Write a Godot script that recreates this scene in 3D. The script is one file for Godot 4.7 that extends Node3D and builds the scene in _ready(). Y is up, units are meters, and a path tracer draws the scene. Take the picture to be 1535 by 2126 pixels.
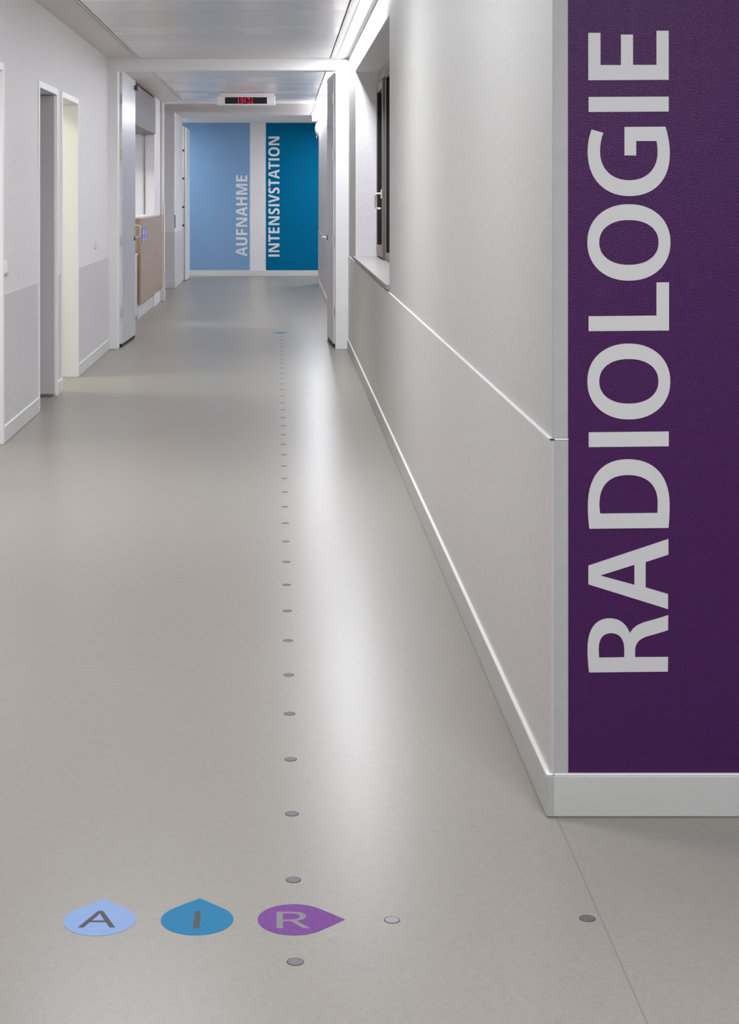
extends Node3D
# A hospital corridor at night. Camera at the origin of the plan, looking down -z; "d" below is the distance from the camera (z = -d).

const EYE := 1.5
const CEIL := 2.825
const COOL := Color(0.95, 0.965, 1.0)

# ---------------------------------------------------------------- mesh builder
class MB:
	var v := PackedVector3Array()
	var n := PackedVector3Array()

	func tri(a: Vector3, b: Vector3, c: Vector3, na: Vector3, nb: Vector3, nc: Vector3) -> void:
		var face := (b - a).cross(c - a)
		if face.length_squared() < 1e-16:
			return
		if face.dot(na + nb + nc) > 0.0:      # front faces run clockwise
			v.append_array([a, c, b])
			n.append_array([na, nc, nb])
		else:
			v.append_array([a, b, c])
			n.append_array([na, nb, nc])

	func quad(a: Vector3, b: Vector3, c: Vector3, d: Vector3, nrm: Vector3) -> void:
		tri(a, b, c, nrm, nrm, nrm)
		tri(a, c, d, nrm, nrm, nrm)

	# box between two corners given as (x, y, d); edges chamfered by bev
	func box(x0: float, x1: float, y0: float, y1: float, d0: float, d1: float, bev := 0.0) -> MB:
		var c := Vector3((x0 + x1) / 2, (y0 + y1) / 2, -(d0 + d1) / 2)
		return cbox(c, Vector3(absf(x1 - x0), absf(y1 - y0), absf(d1 - d0)), bev, Basis())

	func cbox(c: Vector3, s: Vector3, bev: float, bs: Basis) -> MB:
		var h := s / 2
		bev = minf(bev, minf(h.x, minf(h.y, h.z)) * 0.95)
		for ax in 3:
			var u := (ax + 1) % 3
			var w := (ax + 2) % 3
			for sg in [-1.0, 1.0]:
				var nn := Vector3()
				nn[ax] = sg
				var q := []
				for p in [[-1, -1], [1, -1], [1, 1], [-1, 1]]:
					var o := Vector3()
					o[ax] = sg * h[ax]
					o[u] = p[0] * (h[u] - bev)
					o[w] = p[1] * (h[w] - bev)
					q.append(c + bs * o)
				quad(q[0], q[1], q[2], q[3], bs * nn)
			if bev <= 0.0:
				continue
			for su in [-1.0, 1.0]:
				for sw in [-1.0, 1.0]:
					var q2 := []
					for t in [[-1, 0], [1, 0], [1, 1], [-1, 1]]:
						var o2 := Vector3()
						o2[ax] = t[0] * (h[ax] - bev)
						o2[u] = su * (h[u] - (bev if t[1] else 0.0))
						o2[w] = sw * (h[w] - (0.0 if t[1] else bev))
						q2.append(c + bs * o2)
					var n2 := Vector3()
					n2[u] = su
					n2[w] = sw
					quad(q2[0], q2[1], q2[2], q2[3], bs * n2.normalized())
		if bev > 0.0:
			for sx in [-1.0, 1.0]:
				for sy in [-1.0, 1.0]:
					for sz in [-1.0, 1.0]:
						var a := bs * Vector3(sx * h.x, sy * (h.y - bev), sz * (h.z - bev)) + c
						var b := bs * Vector3(sx * (h.x - bev), sy * h.y, sz * (h.z - bev)) + c
						var e := bs * Vector3(sx * (h.x - bev), sy * (h.y - bev), sz * h.z) + c
						var nk := bs * Vector3(sx, sy, sz).normalized()
						tri(a, b, e, nk, nk, nk)
		return self

	# flat outline (with an optional hole) raised along the basis' z axis from 0 to depth; edge pulled in by bev at the top
	func prism(pts: PackedVector2Array, hole: PackedVector2Array, depth: float, at: Transform3D, closed_back := false) -> MB:
		if Geometry2D.is_polygon_clockwise(pts):
			pts.reverse()
		var whole := pts
		if hole.size():
			if not Geometry2D.is_polygon_clockwise(hole):
				hole.reverse()
			var best := 1e9
			var bi := 0
			var bj := 0
			for i in pts.size():
				for j in hole.size():
					var l := pts[i].distance_squared_to(hole[j])
					if l < best:
						best = l
						bi = i
						bj = j
			whole = PackedVector2Array()
			for i in range(bi + 1):
				whole.append(pts[i])
			for j in range(hole.size() + 1):
				whole.append(hole[(bj + j) % hole.size()])
			for i in range(bi, pts.size()):
				whole.append(pts[i])
		var ids := Geometry2D.triangulate_polygon(whole)
		if ids.is_empty():
			push_warning("outline could not be filled")
		var up := at.basis.z.normalized()
		for k in range(0, ids.size(), 3):
			var a := whole[ids[k]]
			var b := whole[ids[k + 1]]
			var c := whole[ids[k + 2]]
			tri(at * Vector3(a.x, a.y, depth), at * Vector3(b.x, b.y, depth), at * Vector3(c.x, c.y, depth), up, up, up)
			if closed_back:
				tri(at * Vector3(a.x, a.y, 0), at * Vector3(b.x, b.y, 0), at * Vector3(c.x, c.y, 0), -up, -up, -up)
		for ring in [pts, hole]:
			for i in ring.size():
				var p: Vector2 = ring[i]
				var q: Vector2 = ring[(i + 1) % ring.size()]
				var e := (q - p).normalized()
				var out := at.basis * Vector3(e.y, -e.x, 0)
				quad(at * Vector3(p.x, p.y, 0), at * Vector3(q.x, q.y, 0), at * Vector3(q.x, q.y, depth), at * Vector3(p.x, p.y, depth), out)
		return self

	# round bar swept along a path
	func tube(path: PackedVector3Array, r: float, sides := 12) -> MB:
		var rings := []
		var norms := []
		var last := Vector3()
		for i in path.size():
			var t := (path[mini(i + 1, path.size() - 1)] - path[maxi(i - 1, 0)]).normalized()
			var a := last
			if i == 0:
				a = Vector3.UP if absf(t.y) < 0.9 else Vector3.RIGHT
			a = (a - t * a.dot(t)).normalized()
			last = a
			var b := t.cross(a)
			var ring := []
			var nr := []
			for k in sides:
				var d := a * cos(TAU * k / sides) + b * sin(TAU * k / sides)
				ring.append(path[i] + d * r)
				nr.append(d)
			rings.append(ring)
			norms.append(nr)
		for i in path.size() - 1:
			for k in sides:
				var m := (k + 1) % sides
				tri(rings[i][k], rings[i][m], rings[i + 1][m], norms[i][k], norms[i][m], norms[i + 1][m])
				tri(rings[i][k], rings[i + 1][m], rings[i + 1][k], norms[i][k], norms[i + 1][m], norms[i + 1][k])
		for e in [0, path.size() - 1]:
			var o := (path[0] - path[1]).normalized() if e == 0 else (path[e] - path[e - 1]).normalized()
			for k in sides:
				tri(path[e], rings[e][k], rings[e][(k + 1) % sides], o, o, o)
		return self

	# profile of (radius, height) turned about the basis' z axis
	func lathe(prof: Array, at: Transform3D, sides := 24, squash := 1.0) -> MB:
		for i in prof.size() - 1:
			var p: Vector2 = prof[i]
			var q: Vector2 = prof[i + 1]
			var sl := Vector2(q.y - p.y, p.x - q.x).normalized()
			for k in sides:
				var c0 := Vector2(cos(TAU * k / sides), sin(TAU * k / sides) * squash)
				var c1 := Vector2(cos(TAU * (k + 1) / sides), sin(TAU * (k + 1) / sides) * squash)
				var n0 := (at.basis * Vector3(c0.x * sl.x, c0.y * sl.x, sl.y)).normalized()
				var n1 := (at.basis * Vector3(c1.x * sl.x, c1.y * sl.x, sl.y)).normalized()
				var a := at * Vector3(c0.x * p.x, c0.y * p.x, p.y)
				var b := at * Vector3(c1.x * p.x, c1.y * p.x, p.y)
				var c := at * Vector3(c1.x * q.x, c1.y * q.x, q.y)
				var d := at * Vector3(c0.x * q.x, c0.y * q.x, q.y)
				tri(a, b, c, n0, n1, n1)
				tri(a, c, d, n0, n1, n0)
		return self

	func mesh() -> ArrayMesh:
		var arr := []
		arr.resize(Mesh.ARRAY_MAX)
		arr[Mesh.ARRAY_VERTEX] = v
		arr[Mesh.ARRAY_NORMAL] = n
		var m := ArrayMesh.new()
		m.add_surface_from_arrays(Mesh.PRIMITIVE_TRIANGLES, arr)
		return m

# ---------------------------------------------------------------- naming helpers
var used := {}
func numbered(called: String) -> String:
	used[called] = used.get(called, -1) + 1
	return called if used[called] == 0 else "%s_%03d" % [called, used[called]]

func tag(o: Node3D, label: String, category: String, group := "", kind := "") -> Node3D:
	o.set_meta("label", label)
	o.set_meta("category", category)
	if group:
		o.set_meta("group", group)
	if kind:
		o.set_meta("kind", kind)
	return o

func thing(called: String, label: String, category: String, at := Vector3.ZERO, group := "", kind := "") -> Node3D:
	var o := Node3D.new()
	o.name = numbered(called)
	add_child(o, true)
	o.position = at
	return tag(o, label, category, group, kind)

# a part: the mesh is given in world coordinates and set relative to its parent (parents are only moved, never turned)
func part(called: String, b: MB, m: Material, parent: Node3D, label := "") -> MeshInstance3D:
	var o := MeshInstance3D.new()
	o.name = called
	var off := Vector3.ZERO
	var p := parent
	while p != self and p != null:
		off += p.position
		p = p.get_parent() as Node3D
	var vv := b.v
	if off != Vector3.ZERO:
		for i in vv.size():
			vv[i] -= off
		b.v = vv
	o.mesh = b.mesh()
	o.material_override = m
	parent.add_child(o, true)
	if label:
		o.set_meta("label", label)
	return o

func struct(called: String, b: MB, m: Material, label: String, category: String) -> MeshInstance3D:
	var o := part(numbered(called), b, m, self)
	tag(o, label, category, "", "structure")
	return o

# ---------------------------------------------------------------- materials
var M := {}
func noise_tex(freq: float, oct: int, lo: Color, hi: Color, s: int, size := 512, normal := 0.0) -> NoiseTexture2D:
	var f := FastNoiseLite.new()
	f.seed = s
	f.noise_type = FastNoiseLite.TYPE_SIMPLEX
	f.frequency = freq
	f.fractal_octaves = oct
	var t := NoiseTexture2D.new()
	t.width = size
	t.height = size
	t.seamless = true
	t.noise = f
	if normal > 0.0:
		t.as_normal_map = true
		t.bump_strength = normal
	else:
		var g := Gradient.new()
		g.set_color(0, lo)
		g.set_color(1, hi)
		t.color_ramp = g
	return t

func mat(c: Color, rough := 0.6, metal := 0.0, spec := 0.5) -> StandardMaterial3D:
	var m := StandardMaterial3D.new()
	m.albedo_color = c
	m.roughness = rough
	m.metallic = metal
	m.metallic_specular = spec
	return m

func painted(c: Color, rough: float, s: int, bump := 0.0, scale := 2.0, mottled := 0.03) -> StandardMaterial3D:
	var m := mat(c, rough)
	m.albedo_texture = noise_tex(0.012, 4, Color(1 - mottled, 1 - mottled, 1 - mottled), Color.WHITE, s)
	m.uv1_triplanar = true
	m.uv1_world_triplanar = true
	m.uv1_scale = Vector3.ONE * scale
	if bump > 0.0:
		m.normal_enabled = true
		m.normal_texture = noise_tex(0.12, 3, Color.BLACK, Color.WHITE, s + 7, 512, 4.0)
		m.normal_scale = bump
	return m

func speckle(base: Color, dots: Array, count: int, s: int, jitter := 0.02) -> ImageTexture:
	var rng := RandomNumberGenerator.new()
	rng.seed = s
	var im := Image.create(1024, 1024, false, Image.FORMAT_RGB8)
	im.fill(base)
	var f := FastNoiseLite.new()
	f.seed = s
	f.frequency = 0.02
	f.fractal_octaves = 3
	for y in range(0, 1024, 2):
		for x in range(0, 1024, 2):
			var k := 1.0 + jitter * f.get_noise_2d(x, y) + jitter * 0.6 * rng.randf_range(-1, 1)
			im.fill_rect(Rect2i(x, y, 2, 2), Color(base.r * k, base.g * k, base.b * k))
	for i in count:
		var c: Color = dots[rng.randi() % dots.size()]
		var w := rng.randi_range(2, 5)
		var h := rng.randi_range(2, 5)
		im.fill_rect(Rect2i(rng.randi_range(0, 1018), rng.randi_range(0, 1018), w, h), base.lerp(c, rng.randf_range(0.25, 1.0)))
	return ImageTexture.create_from_image(im)

func make_materials() -> void:
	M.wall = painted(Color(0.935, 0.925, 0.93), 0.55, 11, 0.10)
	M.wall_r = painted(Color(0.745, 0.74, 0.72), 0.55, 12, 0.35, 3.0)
	M.wains = painted(Color(0.875, 0.86, 0.87), 0.38, 13, 0.06)
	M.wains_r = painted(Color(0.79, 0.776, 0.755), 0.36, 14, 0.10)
	M.edge = mat(Color(0.93, 0.925, 0.92), 0.4)  # whitened to paint the light caught on upward edges
	M.skirt = mat(Color(0.85, 0.85, 0.845), 0.4)
	M.skirt_r = mat(Color(0.80, 0.805, 0.785), 0.4)
	M.skirt_shade = mat(Color(0.72, 0.715, 0.695), 0.4)  # baseboard tone darkened for the grazing light on its side
	M.frame = mat(Color(0.97, 0.965, 0.965), 0.38)
	M.plaster = painted(Color(0.95, 0.94, 0.935), 0.7, 15, 0.08)
	M.plaster_dim = painted(Color(0.94, 0.915, 0.905), 0.7, 16, 0.08)
	M.leaf = mat(Color(0.82, 0.82, 0.835), 0.28, 0.15, 0.5)
	M.leaf_edge = mat(Color(0.93, 0.92, 0.91), 0.4)
	M.leaf_dark = mat(Color(0.62, 0.60, 0.61), 0.45)
	M.rubber = mat(Color(0.10, 0.095, 0.10), 0.7)
	M.steel = mat(Color(0.88, 0.86, 0.84), 0.35, 0.6)
	M.dark_steel = mat(Color(0.40, 0.39, 0.40), 0.4, 0.7)
	M.win_frame = mat(Color(0.50, 0.46, 0.445), 0.42, 0.35)
	M.win_head = mat(Color(0.66, 0.63, 0.62), 0.45, 0.1)
	M.black = mat(Color(0.03, 0.028, 0.032), 0.5)
	M.glass = mat(Color(0.8, 0.85, 0.9, 0.10), 0.03)
	M.glass.transparency = BaseMaterial3D.TRANSPARENCY_ALPHA
	M.night_glass = mat(Color(0.02, 0.02, 0.025, 0.10), 0.05, 0.0, 0.12)
	M.night_glass.transparency = BaseMaterial3D.TRANSPARENCY_ALPHA
	M.sill_shade = mat(Color(0.52, 0.49, 0.475), 0.5)  # shade of the poorly lit sill front, put into the colour
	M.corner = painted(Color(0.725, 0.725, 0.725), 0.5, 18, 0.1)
	M.gap = mat(Color(0.42, 0.405, 0.40), 0.6)  # weaker light on the ceiling strip, painted as grey
	M.letter_far = mat(Color(0.92, 0.915, 0.915), 0.5)
	M.stone = mat(Color(0.72, 0.70, 0.69), 0.3)
	M.stone.albedo_texture = speckle(Color(0.93, 0.92, 0.92), [Color(0.75, 0.74, 0.74), Color.WHITE], 5000, 5)
	M.stone.uv1_triplanar = true
	M.stone.uv1_scale = Vector3.ONE * 2.0
	M.floor = mat(Color(0.82, 0.82, 0.81), 0.285, 0.0, 0.22)
	M.floor.albedo_texture = speckle(Color(0.735, 0.712, 0.676), [Color(0.64, 0.62, 0.60), Color(0.80, 0.79, 0.77), Color(0.69, 0.64, 0.60)], 7000, 3)
	M.floor.uv1_triplanar = true
	M.floor.uv1_world_triplanar = true
	M.floor.uv1_scale = Vector3.ONE * 1.6
	M.weld = mat(Color(0.52, 0.505, 0.485), 0.6)
	M.purple = painted(Color(0.285, 0.11, 0.335), 0.42, 21, 0.30, 3.0, 0.05)
	M.purple.metallic_specular = 0.35
	M.blue = painted(Color(0.52, 0.665, 0.82), 0.6, 22, 0.08)
	M.blue.metallic_specular = 0.2
	M.teal = painted(Color(0.0, 0.43, 0.60), 0.6, 23, 0.08)
	M.teal.metallic_specular = 0.15
	M.door_grey = mat(Color(0.86, 0.84, 0.85), 0.5)
	M.bulk = mat(Color(0.60, 0.60, 0.605), 0.6, 0.0, 0.2)
	M.letter = mat(Color(0.83, 0.825, 0.82), 0.5)
	M.drop_a = mat(Color(0.92, 0.94, 0.955), 0.4)
	M.drop_a.albedo_texture = speckle(Color(0.60, 0.70, 0.86), [Color(0.68, 0.77, 0.91), Color(0.53, 0.63, 0.79)], 9000, 31)
	M.drop_i = mat(Color(0.78, 0.88, 0.91), 0.4)
	M.drop_i.albedo_texture = speckle(Color(0.22, 0.55, 0.71), [Color(0.16, 0.45, 0.61), Color(0.31, 0.62, 0.77)], 9000, 32)
	M.drop_r = mat(Color(0.95, 0.99, 0.95), 0.4)
	M.drop_r.albedo_texture = speckle(Color(0.50, 0.285, 0.585), [Color(0.39, 0.22, 0.48), Color(0.60, 0.40, 0.68)], 9000, 33, 0.10)
	for k in ["drop_a", "drop_i", "drop_r"]:
		M[k].uv1_triplanar = true
		M[k].uv1_scale = Vector3.ONE * 4.0
		M[k].metallic_specular = 0.2
		M[k].roughness = 0.6
	M.drop_letter = mat(Color(0.37, 0.36, 0.36), 0.7, 0.0, 0.15)
	M.drop_letter_r = mat(Color(0.55, 0.54, 0.55), 0.7, 0.0, 0.15)
	M.stud = mat(Color(0.52, 0.51, 0.52), 0.9, 0.0, 0.1)
	M.stud_glint = mat(Color(0.60, 0.59, 0.59), 0.5)  # reflection on this one stud, put into a paler colour
	M.stud_dark = mat(Color(0.38, 0.36, 0.37), 0.6)
	M.stud_rim = mat(Color(0.33, 0.32, 0.33), 0.9, 0.0, 0.1)
	M.metal_ceiling = []
	for k in 5:
		M.metal_ceiling.append(mat(Color(0.945, 0.935, 0.94).darkened(0.01 * k), 0.24 + 0.02 * k, 0.2))
	M.wood = mat(Color(1, 1, 1), 0.42)
	M.wood.albedo_texture = wood(Color(0.76, 0.68, 0.615), Color(0.635, 0.56, 0.505), 41)
	M.wood_end = mat(Color(1, 1, 1), 0.5)
	M.wood_end.albedo_texture = wood(Color(0.71, 0.60, 0.475), Color(0.62, 0.52, 0.405), 42)
	for k in ["wood", "wood_end"]:
		M[k].uv1_triplanar = true
		M[k].uv1_world_triplanar = true
		M[k].uv1_scale = Vector3.ONE * 0.8
	M.white = mat(Color(0.90, 0.90, 0.90), 0.4)
	M.housing = mat(Color(0.93, 0.92, 0.92), 0.4)
	M.sign_blue = mat(Color(0.42, 0.52, 0.80), 0.4)
	M.screen = mat(Color(0.035, 0.02, 0.05), 0.25)
	M.digit = mat(Color(0.9, 0.1, 0.25), 0.5)
	M.digit.emission_enabled = true
	M.digit.emission = Color(1.0, 0.05, 0.27)
	M.digit.emission_energy_multiplier = 0.55
	M.lamp_room = lamp_mat(Color(1.0, 1.0, 0.88), 2.5)
	M.lamp_strip = lamp_mat(Color(1.0, 0.99, 0.985), 2.5)
	M.signal = mat(Color(0.93, 0.93, 0.93), 0.3)

func lamp_mat(c: Color, e: float) -> StandardMaterial3D:
	var m := mat(Color(0.9, 0.9, 0.9), 0.5)
	m.emission_enabled = true
	m.emission = c
	m.emission_energy_multiplier = e
	return m

func wood(a: Color, b: Color, s: int) -> ImageTexture:
	var f := FastNoiseLite.new()
	f.seed = s
	f.frequency = 0.02
	f.fractal_octaves = 4
	var im := Image.create(512, 512, false, Image.FORMAT_RGB8)
	for y in 512:
		for x in 512:
			var g := 0.5 + 0.5 * f.get_noise_2d(x * 0.25, y * 4.0)
			var p := 0.5 + 0.5 * f.get_noise_2d(x * 0.8 + 900, y * 14.0)
			im.set_pixel(x, y, a.lerp(b, clampf(g * 0.75 + p * 0.35, 0, 1)))
	return ImageTexture.create_from_image(im)

# ---------------------------------------------------------------- light helper
func area_light(at: Vector3, wx: float, wz: float, energy: float, c: Color, parent: Node3D) -> void:
	var l := AreaLight3D.new()
	l.name = "light"
	l.area_size = Vector2(wx, wz)
	l.area_normalize_energy = false
	l.area_range = 40.0
	l.area_attenuation = 2.0
	l.light_color = c
	l.light_energy = energy
	l.shadow_enabled = true
	parent.add_child(l, true)
	l.position = at - parent.position
	l.rotation_degrees = Vector3(-90, 0, 0)

# ---------------------------------------------------------------- curves for lettering
func bez(pts: PackedVector2Array, a: Vector2, b: Vector2, c: Vector2, n := 10) -> void:
	var p0 := pts[pts.size() - 1]
	for i in range(1, n + 1):
		pts.append(p0.bezier_interpolate(a, b, c, float(i) / n))

func V(x: float, y: float) -> Vector2:
	return Vector2(x, y)

func superellipse(cx: float, cy: float, rx: float, ry: float, e: float, n := 56) -> PackedVector2Array:
	var r := PackedVector2Array()
	for i in n:
		var t := TAU * i / n
		var c := cos(t)
		var s := sin(t)
		r.append(V(cx + rx * signf(c) * pow(absf(c), 2.0 / e), cy + ry * signf(s) * pow(absf(s), 2.0 / e)))
	return r

var fonts := {}
# one capital as a raised outline that fills exactly w by h, lower left corner at the transform's origin
func glyph(ch: String, weight: int, w: float, h: float, depth: float, at: Transform3D) -> MB:
	var t := TextMesh.new()
	t.font = font(weight)
	t.font_size = 64
	t.pixel_size = 0.01
	t.depth = 0.1
	t.curve_step = 0.6
	t.text = "l" if ch == "I" else ch     # a plain upright without serifs
	var arr := t.get_mesh_arrays()
	var vs: PackedVector3Array = arr[Mesh.ARRAY_VERTEX]
	var ns: PackedVector3Array = arr[Mesh.ARRAY_NORMAL]
	var ix: PackedInt32Array = arr[Mesh.ARRAY_INDEX]
	var box := AABB(vs[0], Vector3.ZERO)
	for p in vs:
		box = box.expand(p)
	var sc := Vector3(w / box.size.x, h / box.size.y, depth / box.size.z)
	var b := MB.new()
	var count := ix.size() if ix.size() else vs.size()
	for k in range(0, count, 3):
		var q := []
		var m := []
		for j in 3:
			var i := ix[k + j] if ix.size() else k + j
			q.append(at * ((vs[i] - box.position) * sc))
			m.append((at.basis * (ns[i] / sc)).normalized())
		b.tri(q[0], q[1], q[2], m[0], m[1], m[2])
	return b

func font(weight: int) -> SystemFont:
	if not fonts.has(weight):
		var f := SystemFont.new()
		f.font_names = PackedStringArray(["Droid Sans"])
		f.font_weight = weight
		fonts[weight] = f
	return fonts[weight]

# a word running upwards on a wall that faces the camera: px extents of the photo turned into metres at that wall
func upward_word(word: String, weight: int, x_cap: float, x_base: float, y_bottom: float, y_top: float, d: float, depth: float, m: Material, parent: Node3D) -> void:
	var f := font(weight)
	var spans := []
	var pen := 0.0
	for ch in word:
		var t := TextMesh.new()
		t.font = f
		t.font_size = 64
		t.pixel_size = 1.0
		t.depth = 1.0
		var sh: String = "l" if ch == "I" else ch
		t.text = sh
		var vs: PackedVector3Array = t.get_mesh_arrays()[Mesh.ARRAY_VERTEX]
		var lo := 1e9
		var hi := -1e9
		for p in vs:
			lo = minf(lo, p.x)
			hi = maxf(hi, p.x)
		var adv := f.get_char_size(sh.unicode_at(0), 64).x
		var ink := hi - lo
		spans.append([pen + (adv - ink) / 2, ink])
		pen += adv
	var first: float = spans[0][0]
	var last: float = spans[-1][0] + spans[-1][1]
	var k := (y_top - y_bottom) / (last - first)
	var basis := Basis(Vector3(0, 1, 0), Vector3(-1, 0, 0), Vector3(0, 0, 1))
	for i in word.length():
		var ch := word[i]
		var over := 0.012 if ch in "OSU" else 0.0
		var cap := x_base - x_cap
		var at := Transform3D(basis, Vector3(x_base + cap * over, y_bottom + (spans[i][0] - first) * k, -d))
		part("letter", glyph(ch, weight, spans[i][1] * k, cap * (1 + 2 * over), depth, at), m, parent)

# ================================================================ the place
func _ready() -> void:
	# camera: level, lens shifted down and to the right
	var cam := Camera3D.new()
	cam.name = "camera"
	cam.projection = Camera3D.PROJECTION_FRUSTUM
	cam.near = 0.05
	cam.far = 100.0
	cam.size = 0.05 * 2126.0 / 3530.0
	cam.frustum_offset = Vector2(0.05 * 182.5 / 3530.0, -0.05 * 658.0 / 3530.0)
	cam.position = Vector3(0, EYE, 0)
	add_child(cam, true)
	cam.current = true
	# night outside the window
	var e := Environment.new()
	e.background_mode = Environment.BG_COLOR
	e.background_color = Color(0.03, 0.035, 0.05)
	e.tonemap_mode = Environment.TONE_MAPPER_LINEAR
	e.tonemap_exposure = 1.72
	e.sdfgi_enabled = true
	e.ssao_enabled = true
	e.ssil_enabled = true
	var we := WorldEnvironment.new()
	we.name = "world"
	we.environment = e
	add_child(we, true)
	make_materials()
	# the light strips in the ceiling
	strip_light(0.54, 0.61, 10.7, 16.38, 13.5, "long glowing light strip in the front corridor ceiling along the right wall")
	strip_light(0.54, 0.61, 17.2, 22.6, 9.0, "glowing light strip in the rear corridor ceiling just beyond the double doors")
	strip_light(0.515, 0.61, 22.8, 28.4, 7.0, "farthest and widest glowing light strip before the coloured end wall")
	# unseen lamp panels, added above the frame to brighten corridor and open space
	fill_panel(-0.75, 5.0, 1.0, 0.6, 3.0, "added unseen lamp panel above the nearer half of the front corridor")
	fill_panel(-0.75, 8.2, 1.0, 0.6, 5.4, "added unseen lamp panel above the middle of the front corridor")
	fill_panel(1.1, 1.5, 1.2, 0.6, 8.6, "added unseen lamp panel above the open space right of the viewer")
	room_light(-2.35, CEIL - 0.06, 30.3, 0.6, 2.8, COOL, "added unseen square lamp in the recess left of the light blue field")  # unseen lamp, added to light the end wall
	room_light(1.35, CEIL - 0.06, 30.0, 0.6, 7.5, COOL, "added unseen square lamp in the recess right of the teal field")  # second unseen lamp added for the end wall
	shell()
	ceilings()
	doors()
	window()
	wall_signs()
	reception()
	far_end()
	floor_marks()
	fittings()

func strip_light(x0: float, x1: float, d0: float, d1: float, energy: float, label: String) -> void:
	var t := thing("ceiling_light", label, "light", Vector3((x0 + x1) / 2, CEIL, -(d0 + d1) / 2))
	var b := MB.new()
	b.box(x0 - 0.008, x0, CEIL - 0.003, CEIL + 0.02, d0, d1)
	b.box(x1, x1 + 0.008, CEIL - 0.003, CEIL + 0.02, d0, d1)
	b.box(x0, x1, CEIL - 0.003, CEIL + 0.02, d0, d0 + 0.012)
	b.box(x0, x1, CEIL - 0.003, CEIL + 0.02, d1 - 0.012, d1)
	part("trim", b, M.white, t)
	part("diffuser", MB.new().box(x0, x1, CEIL + 0.001, CEIL + 0.012, d0 + 0.012, d1 - 0.012), M.lamp_strip, t)
	area_light(Vector3((x0 + x1) / 2, CEIL - 0.004, -(d0 + d1) / 2), x1 - x0, d1 - d0 - 0.03, energy, COOL, t)

func fill_panel(x: float, d: float, wx: float, wz: float, energy: float, label: String) -> void:  # lamp panel out of view, added for brightness
	var t := thing("added_panel_light", label, "light", Vector3(x, CEIL, -d))
	var b := MB.new()
	b.box(x - wx / 2 - 0.03, x - wx / 2, CEIL - 0.02, CEIL - 0.001, d - wz / 2 - 0.03, d + wz / 2 + 0.03, 0.003)
	b.box(x + wx / 2, x + wx / 2 + 0.03, CEIL - 0.02, CEIL - 0.001, d - wz / 2 - 0.03, d + wz / 2 + 0.03, 0.003)
	b.box(x - wx / 2, x + wx / 2, CEIL - 0.02, CEIL - 0.001, d - wz / 2 - 0.03, d - wz / 2, 0.003)
	b.box(x - wx / 2, x + wx / 2, CEIL - 0.02, CEIL - 0.001, d + wz / 2, d + wz / 2 + 0.03, 0.003)
	part("frame", b, M.white, t)
	part("diffuser", MB.new().box(x - wx / 2, x + wx / 2, CEIL - 0.012, CEIL - 0.001, d - wz / 2, d + wz / 2), M.lamp_strip, t)
	area_light(Vector3(x, CEIL - 0.022, -d), wx, wz, energy, COOL, t)

func room_light(x: float, y: float, d: float, s: float, energy: float, c: Color, label: String) -> void:
	var t := thing("room_light", label, "light", Vector3(x, y, -d))
	part("housing", MB.new().box(x - s / 2 - 0.03, x + s / 2 + 0.03, y, y + 0.05, d - s / 2 - 0.03, d + s / 2 + 0.03, 0.005), M.white, t)
	part("diffuser", MB.new().box(x - s / 2, x + s / 2, y - 0.006, y + 0.002, d - s / 2, d + s / 2), M.lamp_room, t)
	area_light(Vector3(x, y - 0.012, -d), s, s, energy, c, t)

# ---------------------------------------------------------------- walls and floor
func wall_run(b: MB, x0: float, x1: float, segs: Array, holes: Array) -> void:
	for s in segs:
		b.box(x0, x1, 0, 2.9, s[0], s[1])
	for h in holes:
		b.box(x0, x1, h[3], 2.9, h[0], h[1])
		if h[2] > 0.0:
			b.box(x0, x1, 0, h[2], h[0], h[1])

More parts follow.
